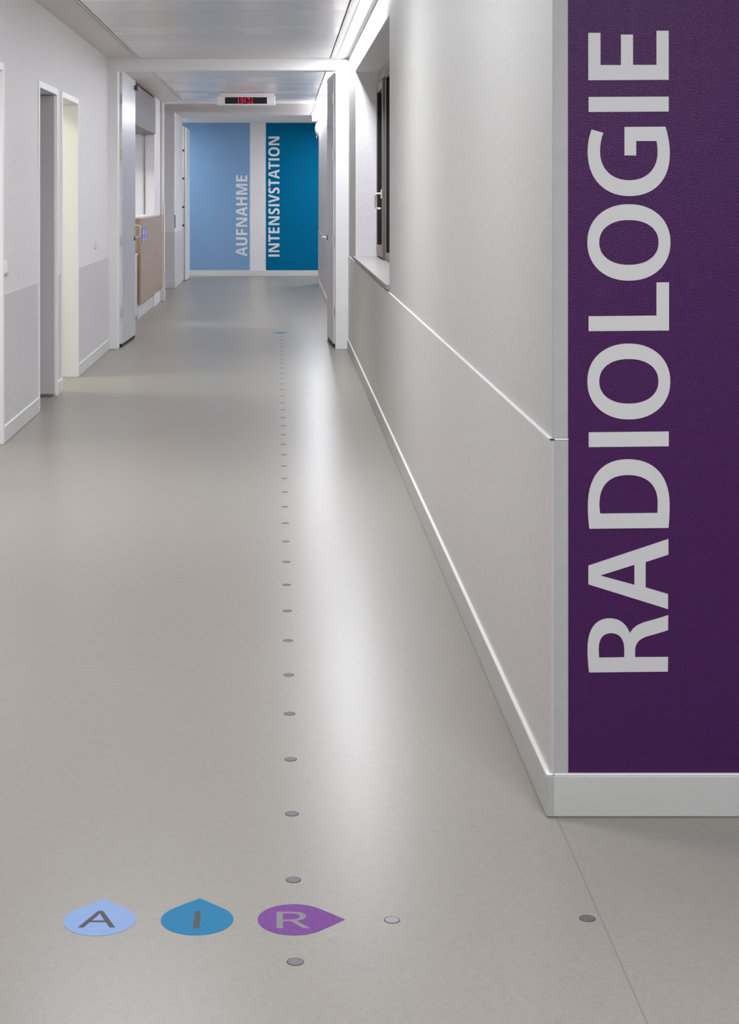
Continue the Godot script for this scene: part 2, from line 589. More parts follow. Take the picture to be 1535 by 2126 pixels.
func shell() -> void:
	# floor: sheets of speckled flooring with weld joints
	var fl := thing("floor", "speckled beige-grey sheet floor of the corridor with thin weld seams", "floor", Vector3.ZERO, "", "structure")
	part("sheet", MB.new().box(-1.722, 0.661, -0.12, 0, -4.2, 31.9), M.floor, fl)
	part("sheet", MB.new().box(0.664, 4.2, -0.12, 0, -4.2, 4.5), M.floor, fl)
	part("sheet", MB.new().box(-4.6, -1.725, -0.12, 0, -4.2, 31.9), M.floor, fl)
	part("sheet", MB.new().box(0.664, 2.5, -0.12, 0, 4.5, 31.9), M.floor, fl)
	part("weld_seam", MB.new().box(0.6608, 0.6642, -0.1, 0.0002, -4.2, 4.2), M.weld, fl)
	part("weld_seam", MB.new().box(-1.7255, -1.7215, -0.1, 0.0003, 24.0, 31.5), M.weld, fl)

	# left wall with three doorways
	var b := MB.new()
	wall_run(b, -2.0, -1.685, [[-4.2, 9.2], [10.22, 11.78], [12.68, 13.0], [14.0, 16.75]], [[9.2, 10.22, 0.0, 2.25], [11.78, 12.68, 0.0, 2.25], [13.0, 14.0, 0.0, 2.25]])
	var wl := struct("wall_left", b, M.wall, "white left wall of the front corridor with three doorways", "wall")
	var runs := [[-4.2, 9.15], [10.27, 11.73], [12.73, 12.95], [14.05, 16.55]]
	for r in runs:
		part("wainscot", MB.new().box(-1.69, -1.681, 0.08, 0.90, r[0], r[1], 0.002), M.wains, wl, "pale grey washable paint field")
	var bl := thing("baseboard_left", "white baseboard along the foot of the left corridor wall", "baseboard", Vector3.ZERO, "", "structure")
	for r in runs:
		part("board", MB.new().box(-1.69, -1.671, 0.0, 0.105, r[0], r[1], 0.004), M.skirt, bl)

	# right wall with the window niche
	b = MB.new()
	b.box(0.655, 1.3, 0, 2.9, 4.11, 10.32)
	b.box(0.655, 1.3, 0, 2.9, 15.1, 16.75)
	b.box(0.655, 1.3, 2.60, 2.9, 10.32, 15.1)
	b.box(0.655, 1.3, 0, 0.93, 10.32, 15.1)
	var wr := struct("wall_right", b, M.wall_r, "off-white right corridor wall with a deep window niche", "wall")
	b = MB.new()
	b.box(0.648, 0.66, 0.08, 0.908, 4.103, 10.35, 0.003)
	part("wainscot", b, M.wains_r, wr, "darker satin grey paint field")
	b = MB.new()
	b.box(0.648, 0.66, 0.08, 0.908, 15.07, 16.55, 0.003)
	b.box(0.648, 0.66, 0.08, 0.908, 10.35, 15.07)
	part("wainscot", b, M.wains_r, wr, "darker satin grey paint field")
	part("lit_wainscot_edge", MB.new().box(0.6465, 0.66, 0.908, 0.9125, 4.1015, 10.32, 0.001), M.edge, wr, "thin top edge whitened as a highlight")
	b = MB.new()
	b.box(0.658, 0.97, 2.594, 2.601, 10.32, 15.1)
	b.box(0.658, 0.97, 0.957, 2.594, 15.094, 15.101)
	b.box(0.658, 0.97, 0.957, 2.594, 10.319, 10.326)
	part("niche_lining", b, M.wall, wr, "white painted lining of the window niche")
	part("lit_wainscot_edge", MB.new().box(0.6465, 0.66, 0.908, 0.9125, 15.14, 16.55, 0.001), M.edge, wr, "thin top edge whitened as a highlight")
	var br := thing("baseboard_right", "pale baseboard along the right corridor wall, side darkened and top whitened for light", "baseboard", Vector3.ZERO, "", "structure")
	part("board", MB.new().box(0.638, 0.66, 0.0, 0.102, 4.095, 16.55, 0.004), M.skirt_shade, br)
	part("lit_top_edge", MB.new().box(0.6385, 0.66, 0.1, 0.105, 4.0955, 16.55, 0.002), M.edge, br, "top edge whitened for ceiling light")

	# the wall that faces the camera, right
	b = MB.new()
	b.box(0.664, 4.2, 0, 2.9, 4.108, 4.5)
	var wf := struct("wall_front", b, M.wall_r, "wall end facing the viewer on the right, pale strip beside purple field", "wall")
	part("wainscot", MB.new().box(0.650, 0.6925, 0.08, 0.908, 4.1035, 4.109, 0.002), M.corner, wf)
	part("lit_wainscot_edge", MB.new().box(0.6465, 0.6925, 0.908, 0.9125, 4.1015, 4.11, 0.001), M.edge, wf)
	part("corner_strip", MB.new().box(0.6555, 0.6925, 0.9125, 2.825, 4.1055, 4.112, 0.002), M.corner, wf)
	var bf := thing("baseboard_front", "pale grey-green baseboard below the purple field", "baseboard", Vector3.ZERO, "", "structure")
	part("board", MB.new().box(0.652, 4.2, 0.0, 0.102, 4.0955, 4.112, 0.004), M.skirt_r, bf)
	part("lit_top_edge", MB.new().box(0.652, 4.2, 0.1, 0.105, 4.0955, 4.112, 0.002), M.edge, bf, "top edge whitened for ceiling light")

	# the space round and behind the viewer
	b = MB.new()
	b.box(-2.0, 4.2, -0.12, 2.9, -4.4, -4.2)
	struct("wall_back", b, M.wall, "white wall behind the viewer", "wall")
	b = MB.new()
	b.box(4.2, 4.4, -0.12, 2.9, -4.4, 4.5)
	struct("wall_side", b, M.wall, "white wall far right of the viewer", "wall")

	# rooms behind the left doorways
	room(-4.6, 9.0, 10.9, "white room behind the nearest left doorway")
	room(-4.6, 11.05, 12.72, "dim room behind the second left doorway")
	room(-4.6, 12.85, 15.5, "lit room behind the third left doorway")

	# rear corridor
	b = MB.new()
	b.box(-2.0, -1.70, 0, 2.9, 16.75, 19.3)
	b.box(-2.1, -1.745, 0, 2.32, 19.3, 19.93)  # unseen block, added to stop reception light spilling onto the floor
	b.box(-2.6, -1.715, 0, 2.9, 22.9, 24.0)
	struct("wall_rear", b, M.wall, "white left wall of the rear corridor on both sides of the reception niche", "wall")
	b = MB.new()
	b.box(0.62, 1.3, 0, 2.9, 16.75, 28.6)
	b.box(0.62, 2.4, 0, 2.9, 28.5, 28.6)
	b.box(2.3, 2.4, 0, 2.9, 28.6, 31.7)  # recess widened out of view to house the added lamp
	var w2 := struct("wall_rear_right", b, M.wall, "white right wall of the rear corridor", "wall")
	part("wainscot", MB.new().box(0.614, 0.63, 0.08, 0.90, 16.75, 28.6, 0.002), M.wains, w2)
	var b2 := thing("baseboard_rear_right", "white baseboard on the right side of the rear corridor", "baseboard", Vector3.ZERO, "", "structure")
	part("board", MB.new().box(0.606, 0.63, 0, 0.105, 16.75, 28.6, 0.004), M.skirt, b2)

func room(x0: float, d0: float, d1: float, label: String) -> void:
	var b := MB.new()
	b.box(x0 - 0.1, x0, -0.12, 2.9, d0, d1)
	b.box(x0, -2.0, -0.02, 2.9, d0 - 0.06, d0)
	b.box(x0, -2.0, -0.02, 2.9, d1, d1 + 0.06)
	struct("wall_room", b, M.wall, label, "wall")

# ---------------------------------------------------------------- ceilings
func panels(c: Node3D, d0: float, d1: float, s: int) -> void:
	var rng := RandomNumberGenerator.new()
	rng.seed = s
	var pitch := (d1 - d0) / roundf((d1 - d0) / 0.6)
	var k := int(roundf((d1 - d0) / pitch))
	for i in k:
		var b := MB.new()
		var a := d0 + pitch * i + 0.0015
		var tilt := Basis(Vector3.RIGHT, rng.randf_range(-0.0012, 0.0012))
		b.cbox(Vector3((-1.380 + 0.466) / 2, CEIL + 0.012 + rng.randf_range(0, 0.0012), -(a + pitch / 2)), Vector3(1.846, 0.02, pitch - 0.003), 0.0025, tilt)
		part("panel", b, M.metal_ceiling[rng.randi() % 5], c)
	var f := MB.new()
	f.box(-1.401, -1.388, CEIL - 0.002, CEIL + 0.02, d0, d1, 0.002)
	part("edge_profile", f, M.housing, c)
	part("edge_profile", MB.new().box(0.474, 0.484, CEIL - 0.002, CEIL + 0.02, d0, d1, 0.002), M.housing, c)

func ceilings() -> void:
	var c := thing("ceiling", "ceiling of the front corridor, grey metal panels between white side strips", "ceiling", Vector3.ZERO, "", "structure")
	part("slab", MB.new().box(-4.8, 4.4, 2.9, 3.1, -4.4, 16.65), M.plaster, c)
	part("side_strip", MB.new().box(-1.70, -1.409, CEIL, 2.9, -4.2, 16.55), M.plaster_dim, c)
	part("side_strip", MB.new().box(0.487, 0.532, CEIL, 2.9, -4.2, 16.55), M.plaster, c)
	part("side_strip", MB.new().box(0.618, 0.70, CEIL, 2.9, -4.2, 16.55), M.gap, c, "ceiling strip beside the light, greyed for its weaker light")
	part("side_strip", MB.new().box(0.532, 0.618, CEIL, 2.9, -4.2, 10.695), M.plaster, c)
	part("lobby_ceiling", MB.new().box(0.70, 4.2, CEIL, 2.9, -4.2, 4.2), M.plaster, c)
	panels(c, 3.6, 16.494, 5)
	part("front_ceiling", MB.new().box(-1.408, 0.487, CEIL, 2.9, -4.2, 3.6), M.plaster, c)
	part("end_strip", MB.new().box(-1.408, 0.487, CEIL - 0.002, 2.9, 16.502, 16.55), M.plaster, c)
	var r := thing("ceiling_rear", "ceiling of the rear corridor, glossy metal panels then beige plaster", "ceiling", Vector3.ZERO, "", "structure")
	part("slab", MB.new().box(-4.8, 2.5, 2.9, 3.1, 16.65, 31.9), M.plaster, r)
	part("side_strip", MB.new().box(-1.72, -1.408, CEIL, 2.9, 16.75, 24.0), M.plaster_dim, r)
	part("side_strip", MB.new().box(0.487, 0.507, CEIL, 2.9, 16.75, 28.4), M.plaster, r)
	part("side_strip", MB.new().box(0.618, 0.70, CEIL, 2.9, 16.75, 28.4), M.plaster, r)
	panels(r, 16.75, 24.0, 9)
	part("plaster_field", MB.new().box(-4.6, 0.487, CEIL + 0.004, 2.9, 24.04, 27.3), M.plaster_dim, r)
	part("plaster_field", MB.new().box(-4.6, 0.487, CEIL + 0.012, 2.9, 27.3, 31.7), M.plaster, r)
	part("plaster_field", MB.new().box(0.487, 2.4, CEIL + 0.012, 2.9, 28.4, 31.7), M.plaster, r)
	part("downstand", MB.new().box(0.51, 0.70, 2.735, 2.84, 28.42, 28.6, 0.003), M.plaster_dim, r)

# ---------------------------------------------------------------- doors
func steel_frame(t: Node3D, d0: float, d1: float, top: float) -> void:
	# posts and head of a wrap-round steel frame in the left wall, opening d0..d1
	var b := MB.new()
	for s in [[d0 - 0.045, d0 + 0.004], [d1 - 0.004, d1 + 0.045]]:
		b.box(-2.02, -1.674, 0, top + 0.045, s[0], s[1], 0.003)
	part("frame_post", b, M.frame, t)
	part("frame_head", MB.new().box(-2.02, -1.674, top - 0.004, top + 0.045, d0 + 0.004, d1 - 0.004, 0.003), M.frame, t)

func pull_handle(called: String, at: Vector3, out: Vector3, down: Vector3, h: float, proj: float, r: float, parent: Node3D) -> void:
	# U-shaped grip: fixed at the top, grip hanging parallel to the door, lower end turned back
	var p := PackedVector3Array()
	var c := 0.028
	p.append(at)
	p.append(at + out * (proj - c))
	for i in range(1, 7):
		var a := PI / 2 * i / 6
		p.append(at + out * (proj - c + c * sin(a)) + down * (c - c * cos(a)))
	p.append(at + out * proj + down * (h - c))
	for i in range(1, 7):
		var a := PI / 2 * i / 6
		p.append(at + out * (proj - c + c * cos(a)) + down * (h - c + c * sin(a)))
	p.append(at + out * 0.012 + down * h)
	part(called, MB.new().tube(p, r, 12), M.steel, parent)

func doors() -> void:
	var t := thing("door_1", "nearest doorway on the left, cut by the photo edge, white steel frame", "doorway", Vector3(-1.685, 0, -9.7), "", "structure")
	steel_frame(t, 9.2, 10.22, 2.25)
	room_light(-3.0, 2.80, 9.9, 0.5, 3.0, Color(1.0, 0.98, 0.9), "square ceiling lamp in the room behind the nearest doorway")
	t = thing("door_2", "second doorway on the left, white frame and grey leaf opened inwards", "doorway", Vector3(-1.685, 0, -12.2), "", "structure")
	steel_frame(t, 11.78, 12.68, 2.25)
	var b := MB.new()
	b.cbox(Vector3(-2.118, 1.13, -12.655), Vector3(0.86, 2.22, 0.04), 0.003, Basis(Vector3.UP, 0.0))
	part("leaf", b, M.door_grey, t, "grey door leaf standing open")
	t = thing("door_3", "third doorway on the left, brightly lit pale reveal inside white frame", "doorway", Vector3(-1.685, 0, -13.5), "", "structure")
	steel_frame(t, 13.0, 14.0, 2.25)
	room_light(-3.05, 2.80, 13.5, 0.6, 5.4, Color(0.98, 1.0, 0.88), "square ceiling lamp in the lit room behind the third doorway")

	# double fire door between the corridors
	t = thing("door_4", "wide double door across the corridor, white frame, both grey leaves swung open", "double door", Vector3(-0.5, 0, -16.55), "", "structure")
	part("frame_post", MB.new().box(-1.705, -1.594, 0, 2.711, 16.53, 16.72, 0.004), M.frame, t)
	part("frame_post", MB.new().box(0.525, 0.656, 0, 2.711, 16.53, 16.72, 0.004), M.frame, t)
	part("frame_head", MB.new().box(-1.705, 0.656, 2.711, 2.83, 16.53, 16.72, 0.004), M.frame, t)
	# leaves: (hinge point, far point), thickness 0.05
	leaf(t, Vector2(-1.570, 16.735), Vector2(-1.535, 17.84), -1.0)
	leaf(t, Vector2(0.509, 16.735), Vector2(0.474, 17.72), 1.0)

func leaf(t: Node3D, a: Vector2, e: Vector2, side: float) -> void:
	var run := e - a
	var length := run.length()
	var along := Vector3(run.x, 0, -run.y).normalized()
	var inward := along.cross(Vector3.UP).normalized()           # towards the corridor's middle, or away from it
	if inward.x * side > 0:
		inward = -inward
	var bs := Basis(along, Vector3.UP, along.cross(Vector3.UP))
	var face := Vector3(a.x, 0, -a.y)                             # visible face line
	var mid := face + along * length / 2 - inward * 0.03
	var lf := part("leaf", MB.new().cbox(mid + Vector3.UP * 1.368, Vector3(length, 2.67, 0.06), 0.003, bs), M.leaf, t, "glossy grey door leaf swung open")
	part("edge_strip", MB.new().cbox(face - along * 0.004 - inward * 0.03 + Vector3.UP * 1.368, Vector3(0.008, 2.66, 0.06), 0.001, bs), M.leaf_edge, lf)
	part("bottom_seal", MB.new().cbox(mid + Vector3.UP * 0.020, Vector3(length, 0.026, 0.05), 0.002, bs), M.rubber, lf)
	for y in [0.35, 1.05, 1.9, 2.45]:
		var hp := PackedVector3Array([face - along * 0.014 + inward * 0.002 + Vector3.UP * (y - 0.05), face - along * 0.014 + inward * 0.002 + Vector3.UP * (y + 0.05)])
		part("hinge", MB.new().tube(hp, 0.008, 10), M.steel, lf)
	if side < 0:
		var at := face + along * (length - 0.10) + inward * 0.0 + Vector3.UP * 1.185
		pull_handle("pull_handle", at, inward, Vector3.DOWN, 0.125, 0.062, 0.0095, lf)
		var xf := Transform3D(Basis(along, Vector3.UP, inward), face + along * (length - 0.10) + Vector3.UP * 1.05)
		part("lock_rose", MB.new().lathe([V(0.0, 0.012), V(0.02, 0.012), V(0.026, 0.006), V(0.026, 0.0)], xf, 18), M.dark_steel, lf)
		var cl := MB.new()
		cl.cbox(face + along * (length - 0.05) + inward * 0.02 + Vector3.UP * 2.62, Vector3(0.10, 0.05, 0.045), 0.006, bs)
		cl.cbox(face + along * (length + 0.02) + inward * 0.03 + Vector3.UP * 2.615, Vector3(0.06, 0.022, 0.02), 0.004, bs)
		part("door_closer", cl, M.dark_steel, lf)
	else:
		var at2 := face + along * (length - 0.07) + Vector3.UP * 1.06
		var p := PackedVector3Array([at2, at2 + inward * 0.040])
		for i in range(1, 7):
			var an := PI / 2 * i / 6
			p.append(at2 + inward * (0.040 + 0.02 * sin(an)) - along * (0.02 - 0.02 * cos(an)))
		p.append(at2 + inward * 0.06 - along * 0.13)
		part("lever_handle", MB.new().tube(p, 0.0095, 12), M.steel, lf)
		var xf2 := Transform3D(Basis(along, Vector3.UP, inward), at2)
		part("handle_rose", MB.new().lathe([V(0.0, 0.01), V(0.022, 0.01), V(0.026, 0.006), V(0.026, 0.0)], xf2, 18), M.dark_steel, lf)

# ---------------------------------------------------------------- window
func window() -> void:
	var w := thing("window_1", "dark metal-framed night window set deep in the right wall niche", "window", Vector3(0.87, 0.955, -12.7), "", "structure")
	var x0 := 0.855
	# outer frame
	part("frame_head", MB.new().box(x0 + 0.01, 0.97, 2.50, 2.60, 10.32, 15.1, 0.003), M.win_head, w)
	part("frame_rail", MB.new().box(x0 + 0.01, 0.97, 0.955, 1.0, 10.32, 15.1, 0.003), M.win_frame, w)
	for i in 6:
		var d := 15.1 - i * 0.956
		part("frame_post", MB.new().box(x0 + 0.01, 0.97, 1.0, 2.50, maxf(d - 0.03, 10.32), minf(d + 0.03, 15.1), 0.003), M.win_frame, w)
	for i in 5:
		var hi := 15.07 - i * 0.956
		var lo := hi - 0.896
		var xs := x0 - (0.015 if i % 2 == 0 else -0.005)
		var s := MB.new()
		var rail := 0.09 if i % 2 == 0 else 0.05
		s.box(xs, x0 + 0.05, 0.975, 2.54 - (0.07 if i % 2 == 0 else 0.0), hi - 0.085, hi, 0.004)
		s.box(xs, x0 + 0.05, 0.975, 2.54 - (0.07 if i % 2 == 0 else 0.0), lo, lo + 0.085, 0.004)
		s.box(xs, x0 + 0.05, 0.975, 0.975 + rail, lo + 0.085, hi - 0.085, 0.004)
		s.box(xs, x0 + 0.05, 2.47 - (0.07 if i % 2 == 0 else 0.0), 2.54 - (0.07 if i % 2 == 0 else 0.0), lo + 0.085, hi - 0.085, 0.004)
		var sash := part("sash", s, M.win_frame, w)
		part("pane", MB.new().box(x0 + 0.03, x0 + 0.036, 0.975 + rail, 2.47, lo + 0.085, hi - 0.085), M.night_glass, sash)
		part("gasket", MB.new().box(x0 + 0.022, x0 + 0.045, 0.975 + rail, 2.47, lo + 0.083, lo + 0.095).box(xs + 0.004, x0 + 0.045, 0.975 + rail, 2.47, hi - 0.092, hi - 0.083), M.black, sash)
		if i == 0:
			var at := Vector3(xs, 1.512, -(lo + 0.035))
			pull_handle("window_handle", at, Vector3.LEFT, Vector3.DOWN, 0.125, 0.06, 0.009, sash)
			part("handle_rose", MB.new().box(xs - 0.012, xs + 0.002, 1.47, 1.545, lo + 0.018, lo + 0.052, 0.003), M.steel, sash)
	# sill slab
	var sl := thing("window_sill", "grey stone window sill slab in the niche of the right wall", "window sill", Vector3(0.75, 0.93, -12.7), "", "structure")
	part("slab", MB.new().box(0.636, 0.865, 0.93, 0.957, 10.30, 15.13, 0.001), M.stone, sl)
	part("front_edge", MB.new().box(0.632, 0.636, 0.929, 0.956, 10.30, 15.13, 0.001), M.sill_shade, sl, "front edge darkened for its shade")

# ---------------------------------------------------------------- lettered wall fields
func wall_signs() -> void:
	var d := 4.108
	var t := thing("wall_sign", "deep purple wall field with large white word RADIOLOGIE reading upwards", "sign", Vector3(2.4, 0.102, -d))
	part("painted_field", MB.new().box(0.6925, 4.2, 0.102, 2.825, d - 0.002, d + 0.004, 0.0), M.purple, t)
	var k := 4.108 / 3530.0
	# letters drawn in the units of two working grids (x to the right, y down), turned into metres on the wall
	for g in [[1140.0, 0.0, 3.038], [1140.0, 700.0, 2.835]]:
		var xf := func(p: Vector2) -> Vector2: return V((g[0] + p.x / g[2] - 585.0) * k, EYE - (g[1] + p.y / g[2] - 405.0) * k)
		for l in letters(g[1] > 0.0):
			var o := PackedVector2Array()
			var h := PackedVector2Array()
			for p in l[0]:
				o.append(xf.call(p))
			for p in l[1]:
				h.append(xf.call(p))
			part("letter", MB.new().prism(o, h, 0.0022, Transform3D(Basis(), Vector3(0, 0, -d + 0.002))), M.letter, t)

	d = 31.5
	k = d / 3530.0
	t = thing("wall_sign", "light blue wall field at the corridor end with white word AUFNAHME", "sign", Vector3(-1.2, 0.11, -d))
	part("painted_field", MB.new().box(-3.0, -0.589, 0.107, 2.84, d - 0.003, d + 0.004), M.blue, t)
	upward_word("AUFNAHME", 700, (490.4 - 585) * k, (513.6 - 585) * k, EYE - (532.3 - 405) * k, EYE - (364.0 - 405) * k, d - 0.003, 0.004, M.letter_far, t)
	t = thing("wall_sign", "dark teal wall field at the corridor end with white word INTENSIVSTATION", "sign", Vector3(0.2, 0.11, -d))
	part("painted_field", MB.new().box(-0.290, 1.2, 0.107, 2.84, d - 0.003, d + 0.004), M.teal, t)
	upward_word("INTENSIVSTATION", 700, (557.6 - 585) * k, (580.4 - 585) * k, EYE - (532.8 - 405) * k, EYE - (283.4 - 405) * k, d - 0.003, 0.004, M.letter_far, t)

func letters(lower: bool) -> Array:
	var none := PackedVector2Array()
	var r := []
	if not lower:
		r.append([PackedVector2Array([V(247, 208), V(324, 208), V(324, 411), V(453, 411), V(453, 219), V(529, 219), V(529, 410), V(677, 410), V(677, 195), V(754, 195), V(754, 504), V(247, 507)]), none])
		r.append([PackedVector2Array([V(249, 612), V(754, 610), V(754, 704), V(249, 707)]), none])
		var g := PackedVector2Array([V(268, 817)])
		bez(g, V(252, 860), V(243, 905), V(243, 960), 8)
		bez(g, V(243, 1130), V(350, 1237), V(505, 1237), 14)
		bez(g, V(660, 1237), V(761, 1140), V(761, 970), 14)
		bez(g, V(761, 910), V(750, 850), V(733, 799), 8)
		g.append_array([V(475, 801), V(475, 981), V(549, 981), V(549, 890), V(677, 890)])
		bez(g, V(682, 915), V(684, 938), V(684, 960), 5)
		bez(g, V(684, 1070), V(612, 1137), V(505, 1137), 14)
		bez(g, V(395, 1137), V(321, 1065), V(321, 955), 14)
		bez(g, V(321, 915), V(328, 875), V(342, 838), 6)
		r.append([g, none])
		r.append([superellipse(503, 1529, 262, 241, 2.14), superellipse(503, 1529, 187, 141, 2.2)])
		r.append([PackedVector2Array([V(249, 1994), V(677, 1990), V(677, 1781), V(756, 1780), V(756, 2084), V(249, 2088)]), none])
		return r
	r.append([superellipse(469, 260, 244, 223, 2.14), superellipse(469, 259, 174, 131, 2.2)])
	r.append([PackedVector2Array([V(233, 559), V(704, 554), V(704, 641), V(233, 646)]), none])
	var dd := PackedVector2Array([V(237, 1126)])
	bez(dd, V(231, 1080), V(228, 1040), V(228, 990), 6)
	bez(dd, V(228, 820), V(310, 717), V(465, 717), 14)
	bez(dd, V(625, 717), V(709, 820), V(709, 985), 14)
	bez(dd, V(709, 1035), V(707, 1080), V(702, 1121), 6)
	var dh := PackedVector2Array([V(301, 1037)])
	bez(dh, V(298, 1020), V(296, 1000), V(296, 980), 4)
	bez(dh, V(296, 865), V(360, 810), V(465, 810), 12)
	bez(dh, V(575, 810), V(639, 870), V(639, 970), 12)
	bez(dh, V(639, 995), V(638, 1015), V(637, 1033), 4)
	r.append([dd, dh])
	r.append([PackedVector2Array([V(231, 1343), V(702, 1186), V(702, 1278), V(568, 1322), V(568, 1471), V(700, 1510), V(700, 1599), V(231, 1453)]), PackedVector2Array([V(301, 1401), V(502, 1338), V(502, 1456)])])
	var q := PackedVector2Array([V(235, 1971)])
	bez(q, V(229, 1920), V(226, 1880), V(226, 1835), 6)
	bez(q, V(226, 1720), V(270, 1653), V(358, 1653), 12)
	bez(q, V(415, 1653), V(455, 1685), V(476, 1740), 8)
	bez(q, V(495, 1705), V(520, 1688), V(570, 1673), 8)
	bez(q, V(620, 1660), V(660, 1648), V(701, 1634), 5)
	q.append(V(700, 1722))
	bez(q, V(660, 1736), V(620, 1746), V(580, 1758), 5)
	bez(q, V(530, 1772), V(506, 1800), V(506, 1845), 8)
	q.append_array([V(506, 1881), V(700, 1880), V(699, 1966)])
	var qh := PackedVector2Array([V(295, 1884)])
	bez(qh, V(293, 1865), V(292, 1850), V(292, 1835), 4)
	bez(qh, V(292, 1770), V(318, 1740), V(365, 1740), 10)
	bez(qh, V(415, 1740), V(442, 1775), V(442, 1835), 10)
	qh.append(V(442, 1882))
	r.append([q, qh])
	return r

# ---------------------------------------------------------------- reception niche
func reception() -> void:
	# bulkhead and niche walls
	var b := MB.new()
	b.box(-2.25, -1.70, 2.32, 2.79, 19.3, 22.9, 0.003)
	struct("trim_bulkhead", b, M.bulk, "grey bulkhead box above the reception niche", "bulkhead")
	b = MB.new()
	b.box(-4.6, -4.5, 0, 2.9, 17.0, 24.0)
	b.box(-4.5, -2.0, 0, 2.9, 17.0, 17.1)
	b.box(-4.5, -2.6, 0, 2.9, 22.9, 24.0)
	b.box(-2.25, -2.10, 2.10, 2.32, 19.3, 22.9)
	struct("wall_reception", b, M.wall, "white walls of the reception room behind the glass", "wall")
	var w := thing("window_2", "glass partition standing on the wooden reception counter", "window", Vector3(-1.85, 1.24, -21.2), "", "structure")
	part("pane", MB.new().box(-1.856, -1.846, 1.24, 2.318, 19.6, 21.25), M.glass, w)
	part("pane", MB.new().box(-1.856, -1.846, 1.24, 2.318, 21.256, 22.89), M.glass, w)
	part("pane_edge", MB.new().box(-1.858, -1.844, 1.24, 2.318, 22.882, 22.899), M.dark_steel, w)
	part("pane_edge", MB.new().box(-1.858, -1.844, 1.24, 2.318, 21.248, 21.258), M.dark_steel, w)
	room_light(-3.3, 2.82, 20.9, 0.7, 9.0, Color(1.0, 1.0, 0.97), "square ceiling lamp in the reception room behind the glass")

	var t := thing("reception_counter", "wood-fronted reception counter with white ledge left beyond the double door", "counter", Vector3(-1.9, 0, -22.2))
	part("front_panel", MB.new().box(-1.712, -1.688, 0.195, 1.215, 20.42, 24.02, 0.002), M.wood, t, "pale oak front board")
	part("end_panel", MB.new().box(-2.12, -1.714, 0.195, 1.215, 20.42, 20.45, 0.002), M.wood_end, t, "darker tan wooden end board")
	part("ledge", MB.new().box(-2.14, -1.684, 1.215, 1.24, 20.40, 22.895, 0.003), M.white, t)
	part("plinth", MB.new().box(-2.12, -1.73, 0.0, 0.195, 20.44, 22.895, 0.002), M.skirt, t)
	part("carcass", MB.new().box(-2.12, -1.714, 0.195, 1.213, 20.452, 22.895), M.white, t)
	t = thing("low_cabinet", "low white cabinet standing in front of the wooden counter end", "cabinet", Vector3(-1.94, 0, -20.15))
	part("body", MB.new().box(-2.14, -1.735, 0.06, 0.78, 19.95, 20.38, 0.003), M.white, t)
	part("top", MB.new().box(-2.15, -1.725, 0.78, 0.80, 19.94, 20.39, 0.003), M.white, t)
	part("plinth", MB.new().box(-2.13, -1.76, 0.0, 0.06, 19.97, 20.36), M.skirt, t)
	t = thing("pictogram_sign", "small blue sign with four pale pictograms on the wooden counter front", "sign", Vector3(-1.688, 1.0, -20.86))
	part("plate", MB.new().box(-1.687, -1.684, 0.93, 1.095, 20.50, 21.22, 0.001), M.sign_blue, t)
	for i in 2:
		for j in 2:
			var xf := Transform3D(Basis(Vector3(0, 0, -1), Vector3.UP, Vector3.RIGHT), Vector3(-1.684, 0.972 + 0.077 * j, -(20.70 + 0.33 * i)))
			var f := MB.new()
			f.lathe([V(0.0, 0.002), V(0.05, 0.002), V(0.05, 0.0)], Transform3D(xf.basis, xf.origin + Vector3.UP * 0.014), 16, 0.3)
			f.prism(PackedVector2Array([V(-0.08, -0.03), V(0.08, -0.03), V(0.045, -0.003), V(-0.045, -0.003)]), PackedVector2Array(), 0.002, xf)
			part("pictogram", f, M.white, t)

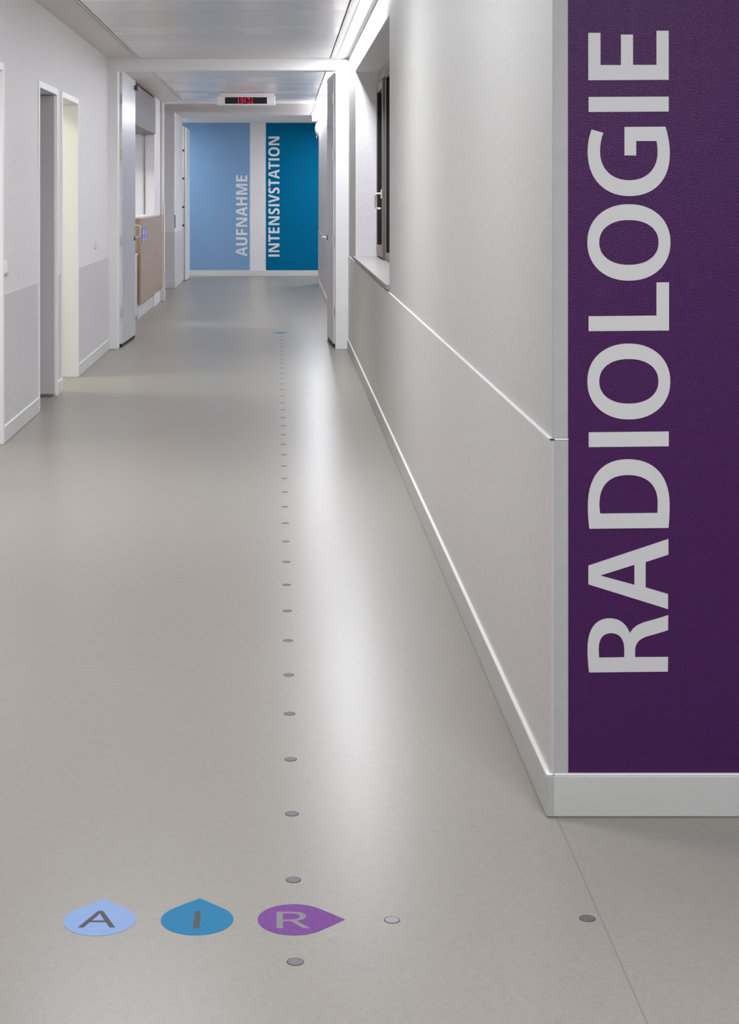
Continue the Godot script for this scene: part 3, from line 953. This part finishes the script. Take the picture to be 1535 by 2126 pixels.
# ---------------------------------------------------------------- far end
func far_end() -> void:
	var b := MB.new()
	b.box(-3.2, 2.4, -0.12, 2.9, 31.502, 31.8)
	var we := struct("wall_end", b, M.wall, "pale wall across the far end of the corridor between two coloured fields", "wall")
	var bb := thing("baseboard_end", "white baseboard below the blue and teal fields at the corridor end", "baseboard", Vector3.ZERO, "", "structure")
	part("board", MB.new().box(-3.0, 2.3, 0.0, 0.105, 31.478, 31.505, 0.004), M.skirt, bb)
	b = MB.new()
	b.box(-4.6, -1.73, 0, 2.9, 27.4, 29.6)
	b.box(-4.6, -4.5, 0, 2.9, 24.0, 27.4)
	b.box(-3.2, -3.0, 0, 2.9, 29.6, 31.6)  # left recess opened up for the added lamp
	var wl := struct("wall_far_left", b, M.wall, "wall block left of the corridor end beside the side passage", "wall")
	part("wainscot", MB.new().box(-4.5, -1.724, 0.08, 0.90, 27.394, 27.41, 0.002), M.wains, wl)
	part("wainscot", MB.new().box(-1.74, -1.724, 0.08, 0.90, 27.41, 29.6, 0.002), M.wains, wl)
	var bl := thing("baseboard_far_left", "white baseboard round the wall block left of the corridor end", "baseboard", Vector3.ZERO, "", "structure")
	part("board", MB.new().box(-4.5, -1.716, 0, 0.105, 27.382, 27.41, 0.003), M.skirt, bl)
	part("board", MB.new().box(-1.74, -1.716, 0, 0.105, 27.41, 29.6, 0.003), M.skirt, bl)
	# white portal frame where the side passage opens
	var p := thing("trim_portal", "slim white portal frame beside the end of the reception counter", "door frame", Vector3.ZERO, "", "structure")
	part("post", MB.new().box(-1.705, -1.668, 0.0, 2.83, 24.022, 24.15, 0.003), M.frame, p)
	part("head", MB.new().box(-1.668, 0.62, 2.79, 2.84, 24.0, 24.04, 0.003), M.frame, p)
	var g := thing("corner_guard", "white corner guard strip on the portal post beside the counter", "corner guard", Vector3(-1.66, 0.1, -24.05))
	part("strip", MB.new().box(-1.672, -1.655, 0.105, 1.37, 24.015, 24.12, 0.004), M.white, g)
	part("foot", MB.new().box(-1.735, -1.648, 0.0, 0.15, 24.012, 24.13, 0.004), M.skirt, g)
	# leaf standing open against the left, in front of the blue field
	var t := thing("door_5", "narrow open door leaf seen edge-on beside the light blue field", "door", Vector3(-1.74, 0, -30.3), "", "structure")
	part("edge_board", MB.new().box(-1.742, -1.707, 0.01, 2.70, 29.75, 30.7, 0.003), M.housing, t)
	part("leaf", MB.new().box(-1.698, -1.663, 0.01, 2.68, 29.75, 30.75, 0.003), M.frame, t)
	part("gap_seal", MB.new().box(-1.707, -1.698, 0.01, 2.68, 29.80, 30.7), M.rubber, t)
	for y in [2.28, 1.79, 1.29, 0.97]:
		part("bolt", MB.new().tube(PackedVector3Array([Vector3(-1.722, y, -29.72), Vector3(-1.722, y, -29.76)]), 0.018, 12), M.black, t)

	# call signal lamp on the right
	var s := thing("signal_lamp", "white rounded signal lamp high on the right wall at the corridor end", "signal lamp", Vector3(0.62, 2.6, -28.35))
	var xf := Transform3D(Basis(Vector3(0, 1, 0), Vector3(0, 0, -1), Vector3(-1, 0, 0)), Vector3(0.605, 2.60, -28.35))
	var prof := []
	for i in 9:
		var a := PI / 2 * i / 8
		prof.append(V(0.115 * cos(a), 0.05 * sin(a)))
	part("dome", MB.new().lathe(prof, xf, 24, 0.75), M.signal, s)
	part("base", MB.new().lathe([V(0.12, -0.016), V(0.12, -0.002), V(0.11, 0.002)], xf, 24, 0.75), M.housing, s)
	part("pull_bead", MB.new().tube(PackedVector3Array([Vector3(0.585, 2.49, -28.35), Vector3(0.585, 2.45, -28.35)]), 0.008, 8), M.steel, s)
	var st := thing("door_stop", "small dark upright door stop at the foot of the far right wall", "door stop", Vector3(0.60, 0, -28.66))
	part("post", MB.new().box(0.630, 0.655, 0.0, 0.12, 28.62, 28.7, 0.003), M.dark_steel, st)
	var sw := thing("wall_slot", "thin dark vertical switch strip on the far left wall corner", "switch", Vector3(-1.73, 1.07, -27.5))
	part("plate", MB.new().box(-1.733, -1.718, 0.97, 1.18, 27.43, 27.52, 0.003), M.dark_steel, sw)

# ---------------------------------------------------------------- floor inlays
func drop(x: float, d: float, ang: float, r: float) -> PackedVector2Array:
	# round inlay with one corner pulled out to a point, straight flanks slightly bowed; local x right, y away from the viewer
	var pts := PackedVector2Array()
	for i in 49:
		var a := PI / 4 + (TAU - PI / 2) * i / 48
		pts.append(V(cos(a), sin(a)) * r)
	var tip := V(1.405, 0) * r
	pts.append(tip.lerp(V(cos(-PI / 4), sin(-PI / 4)) * r, 0.5) + V(0.006, -0.006) * r)
	pts.append(tip)
	pts.append(tip.lerp(V(cos(PI / 4), sin(PI / 4)) * r, 0.5) + V(0.006, 0.006) * r)
	var o := PackedVector2Array()
	for p in pts:
		o.append(p.rotated(ang))
	return o

const FLAT := Basis(Vector3(1, 0, 0), Vector3(0, 0, -1), Vector3(0, 1, 0))

func inlay(x: float, d: float, ang: float, ch: String, gw: float, gh: float, gx: float, gy: float, m: Material, lm: Material, label: String) -> void:
	var t := thing("floor_inlay", label, "floor marking", Vector3(x, 0, -d))
	part("drop", MB.new().prism(drop(x, d, ang, 0.0752), PackedVector2Array(), 0.0005, Transform3D(FLAT, Vector3(x, 0.0001, -d))), m, t)
	if ch:
		part("letter", glyph(ch, 400, gw, gh, 0.0003, Transform3D(FLAT, Vector3(x + gx, 0.0006, -d - gy))), lm, t)

func stud(x: float, d: float, m: Material, label: String, group: String) -> void:
	var t := thing("floor_stud", label, "floor stud", Vector3(x, 0, -d), group)
	var xf := Transform3D(FLAT, Vector3(x, 0, -d))
	part("rim", MB.new().lathe([V(0.0168, 0.0), V(0.0165, 0.0008), V(0.0152, 0.0008)], xf, 28), M.stud_rim, t)
	part("cap", MB.new().lathe([V(0.0152, 0.0004), V(0.0149, 0.0008), V(0.0, 0.0009)], xf, 28), m, t)

func floor_marks() -> void:
	inlay(-0.377, 3.517, PI / 2, "A", 0.0765, 0.080, -0.0405, -0.036, M.drop_a, M.drop_letter, "pale blue drop-shaped floor inlay lettered A, point away from the viewer")
	inlay(-0.175, 3.520, PI / 2, "I", 0.0125, 0.080, -0.0065, -0.041, M.drop_i, M.drop_letter, "mid blue drop-shaped floor inlay lettered I, between A and R")
	inlay(0.0255, 3.520, 0.0, "R", 0.069, 0.080, -0.036, -0.043, M.drop_r, M.drop_letter_r, "purple drop-shaped floor inlay lettered R, pointing to the right")
	inlay(-0.012, 18.5, PI / 2, "", 0, 0, 0, 0, M.drop_i, M.drop_letter, "small far blue floor inlay at the end of the stud line by the double door")
	var ord := ["nearest", "second", "third", "fourth", "fifth", "sixth", "seventh", "eighth", "ninth", "tenth", "eleventh", "twelfth", "thirteenth", "fourteenth", "fifteenth", "sixteenth", "seventeenth", "eighteenth", "nineteenth"]
	var tens := ["twentieth", "thirtieth"]
	var pre := ["twenty", "thirty"]
	var ones := ["first"] + ord.slice(1, 9)
	for k in 37:
		var name_of := ""
		if k < 19:
			name_of = ord[k]
		else:
			var n := k + 1
			var dec := n / 10 - 2
			name_of = tens[dec] if n % 10 == 0 else "%s-%s" % [pre[dec], ones[n % 10 - 1]]
		var u := 6.281 + 0.7515 * k if k < 5 else 6.281 + 0.7515 * 5 + 0.7735 * (k - 5)
		var d := u * 0.5295
		var where := " just in front of the purple drop" if k == 0 else " just behind the purple drop" if k == 1 else " from the front"
		stud(0.034 - 0.0022 * d, d, M.stud, "%s round grey floor stud of the corridor line,%s" % [name_of, where], "round studs in the corridor floor line")
	stud(0.2285, 3.518, M.stud_glint, "round floor stud paled by a painted reflection right of the purple drop's point", "round studs in the cross line")
	stud(0.634, 3.525, M.stud_dark, "dark round floor stud beside the floor seam near the purple wall corner", "round studs in the cross line")

# ---------------------------------------------------------------- small fittings
func switch_plate(d: float, label: String) -> void:
	var t := thing("switch_plate", label, "switch", Vector3(-1.685, 1.06, -d), "white wall switches on the left wall")
	var xf := Transform3D(Basis(Vector3(0, 0, -1), Vector3.UP, Vector3.RIGHT), Vector3(-1.685, 1.06, -d))
	var o := PackedVector2Array()
	for c in [[1, 1, 0.0], [-1, 1, PI / 2], [-1, -1, PI], [1, -1, PI * 1.5]]:
		for i in 6:
			var a: float = c[2] + PI / 2 * i / 5
			o.append(V(c[0] * 0.045 + 0.015 * cos(a), c[1] * 0.028 + 0.015 * sin(a)))
	part("plate", MB.new().prism(o, PackedVector2Array(), 0.014, xf), M.white, t)
	var o2 := PackedVector2Array()
	for p in o:
		o2.append(p * 0.8)
	part("rocker", MB.new().prism(o2, PackedVector2Array(), 0.019, xf), M.housing, t)

func fittings() -> void:
	switch_plate(10.37, "white rounded switch on the left wall before the second doorway")
	switch_plate(15.36, "white rounded switch on the left wall between lit doorway and double door")
	# hanging clock display
	var d := 22.0
	var k := d / 3530.0
	var x0 := (450.5 - 585) * k
	var x1 := (571.5 - 585) * k
	var t := thing("digital_clock", "white ceiling-hung digital clock box with red digits 19:31", "clock", Vector3((x0 + x1) / 2, 2.82, -d))
	part("mounting_plate", MB.new().box(x0 + 0.02, x1 - 0.01, 2.782, 2.824, d + 0.01, d + 0.16, 0.003), M.housing, t)
	part("housing", MB.new().box(x0, x1, 2.663, 2.785, d, d + 0.14, 0.006), M.housing, t)
	var sx0 := (467.5 - 585) * k
	var sx1 := (554.5 - 585) * k
	var sy0 := EYE - (215.5 - 405) * k
	var sy1 := EYE - (202.0 - 405) * k
	part("screen", MB.new().box(sx0, sx1, sy0, sy1, d - 0.002, d + 0.004), M.screen, t, "black display window")
	# dot-matrix digits, 5 x 7
	var rows := {
		"1": ["00100", "01100", "00100", "00100", "00100", "00100", "01110"],
		"9": ["01110", "10001", "10001", "01111", "00001", "10001", "01110"],
		"3": ["11111", "00010", "00100", "00010", "00001", "10001", "01110"],
		":": ["00000", "01100", "01100", "00000", "01100", "01100", "00000"],
	}
	var px := 0.0105
	var dx := (492.5 - 585) * k
	var step := (527.5 - 492.5) * k / 29.0
	var sp := (sy1 - sy0) * 0.80 / 7.0
	var ytop := sy1 - (sy1 - sy0) * 0.10
	var pen := 0.0
	for ch in "19:31":
		var g: Array = rows[ch]
		var b := MB.new()
		for r in 7:
			for c in 5:
				if g[r][c] == "1":
					var cx := dx + (pen + c + 0.5) * step
					var cy := ytop - (r + 0.5) * sp
					b.box(cx - step * 0.42, cx + step * 0.42, cy - sp * 0.42, cy + sp * 0.42, d - 0.0045, d - 0.0018)
		part("digit", b, M.digit, t)
		pen += 6.0 if ch != ":" else 5.5
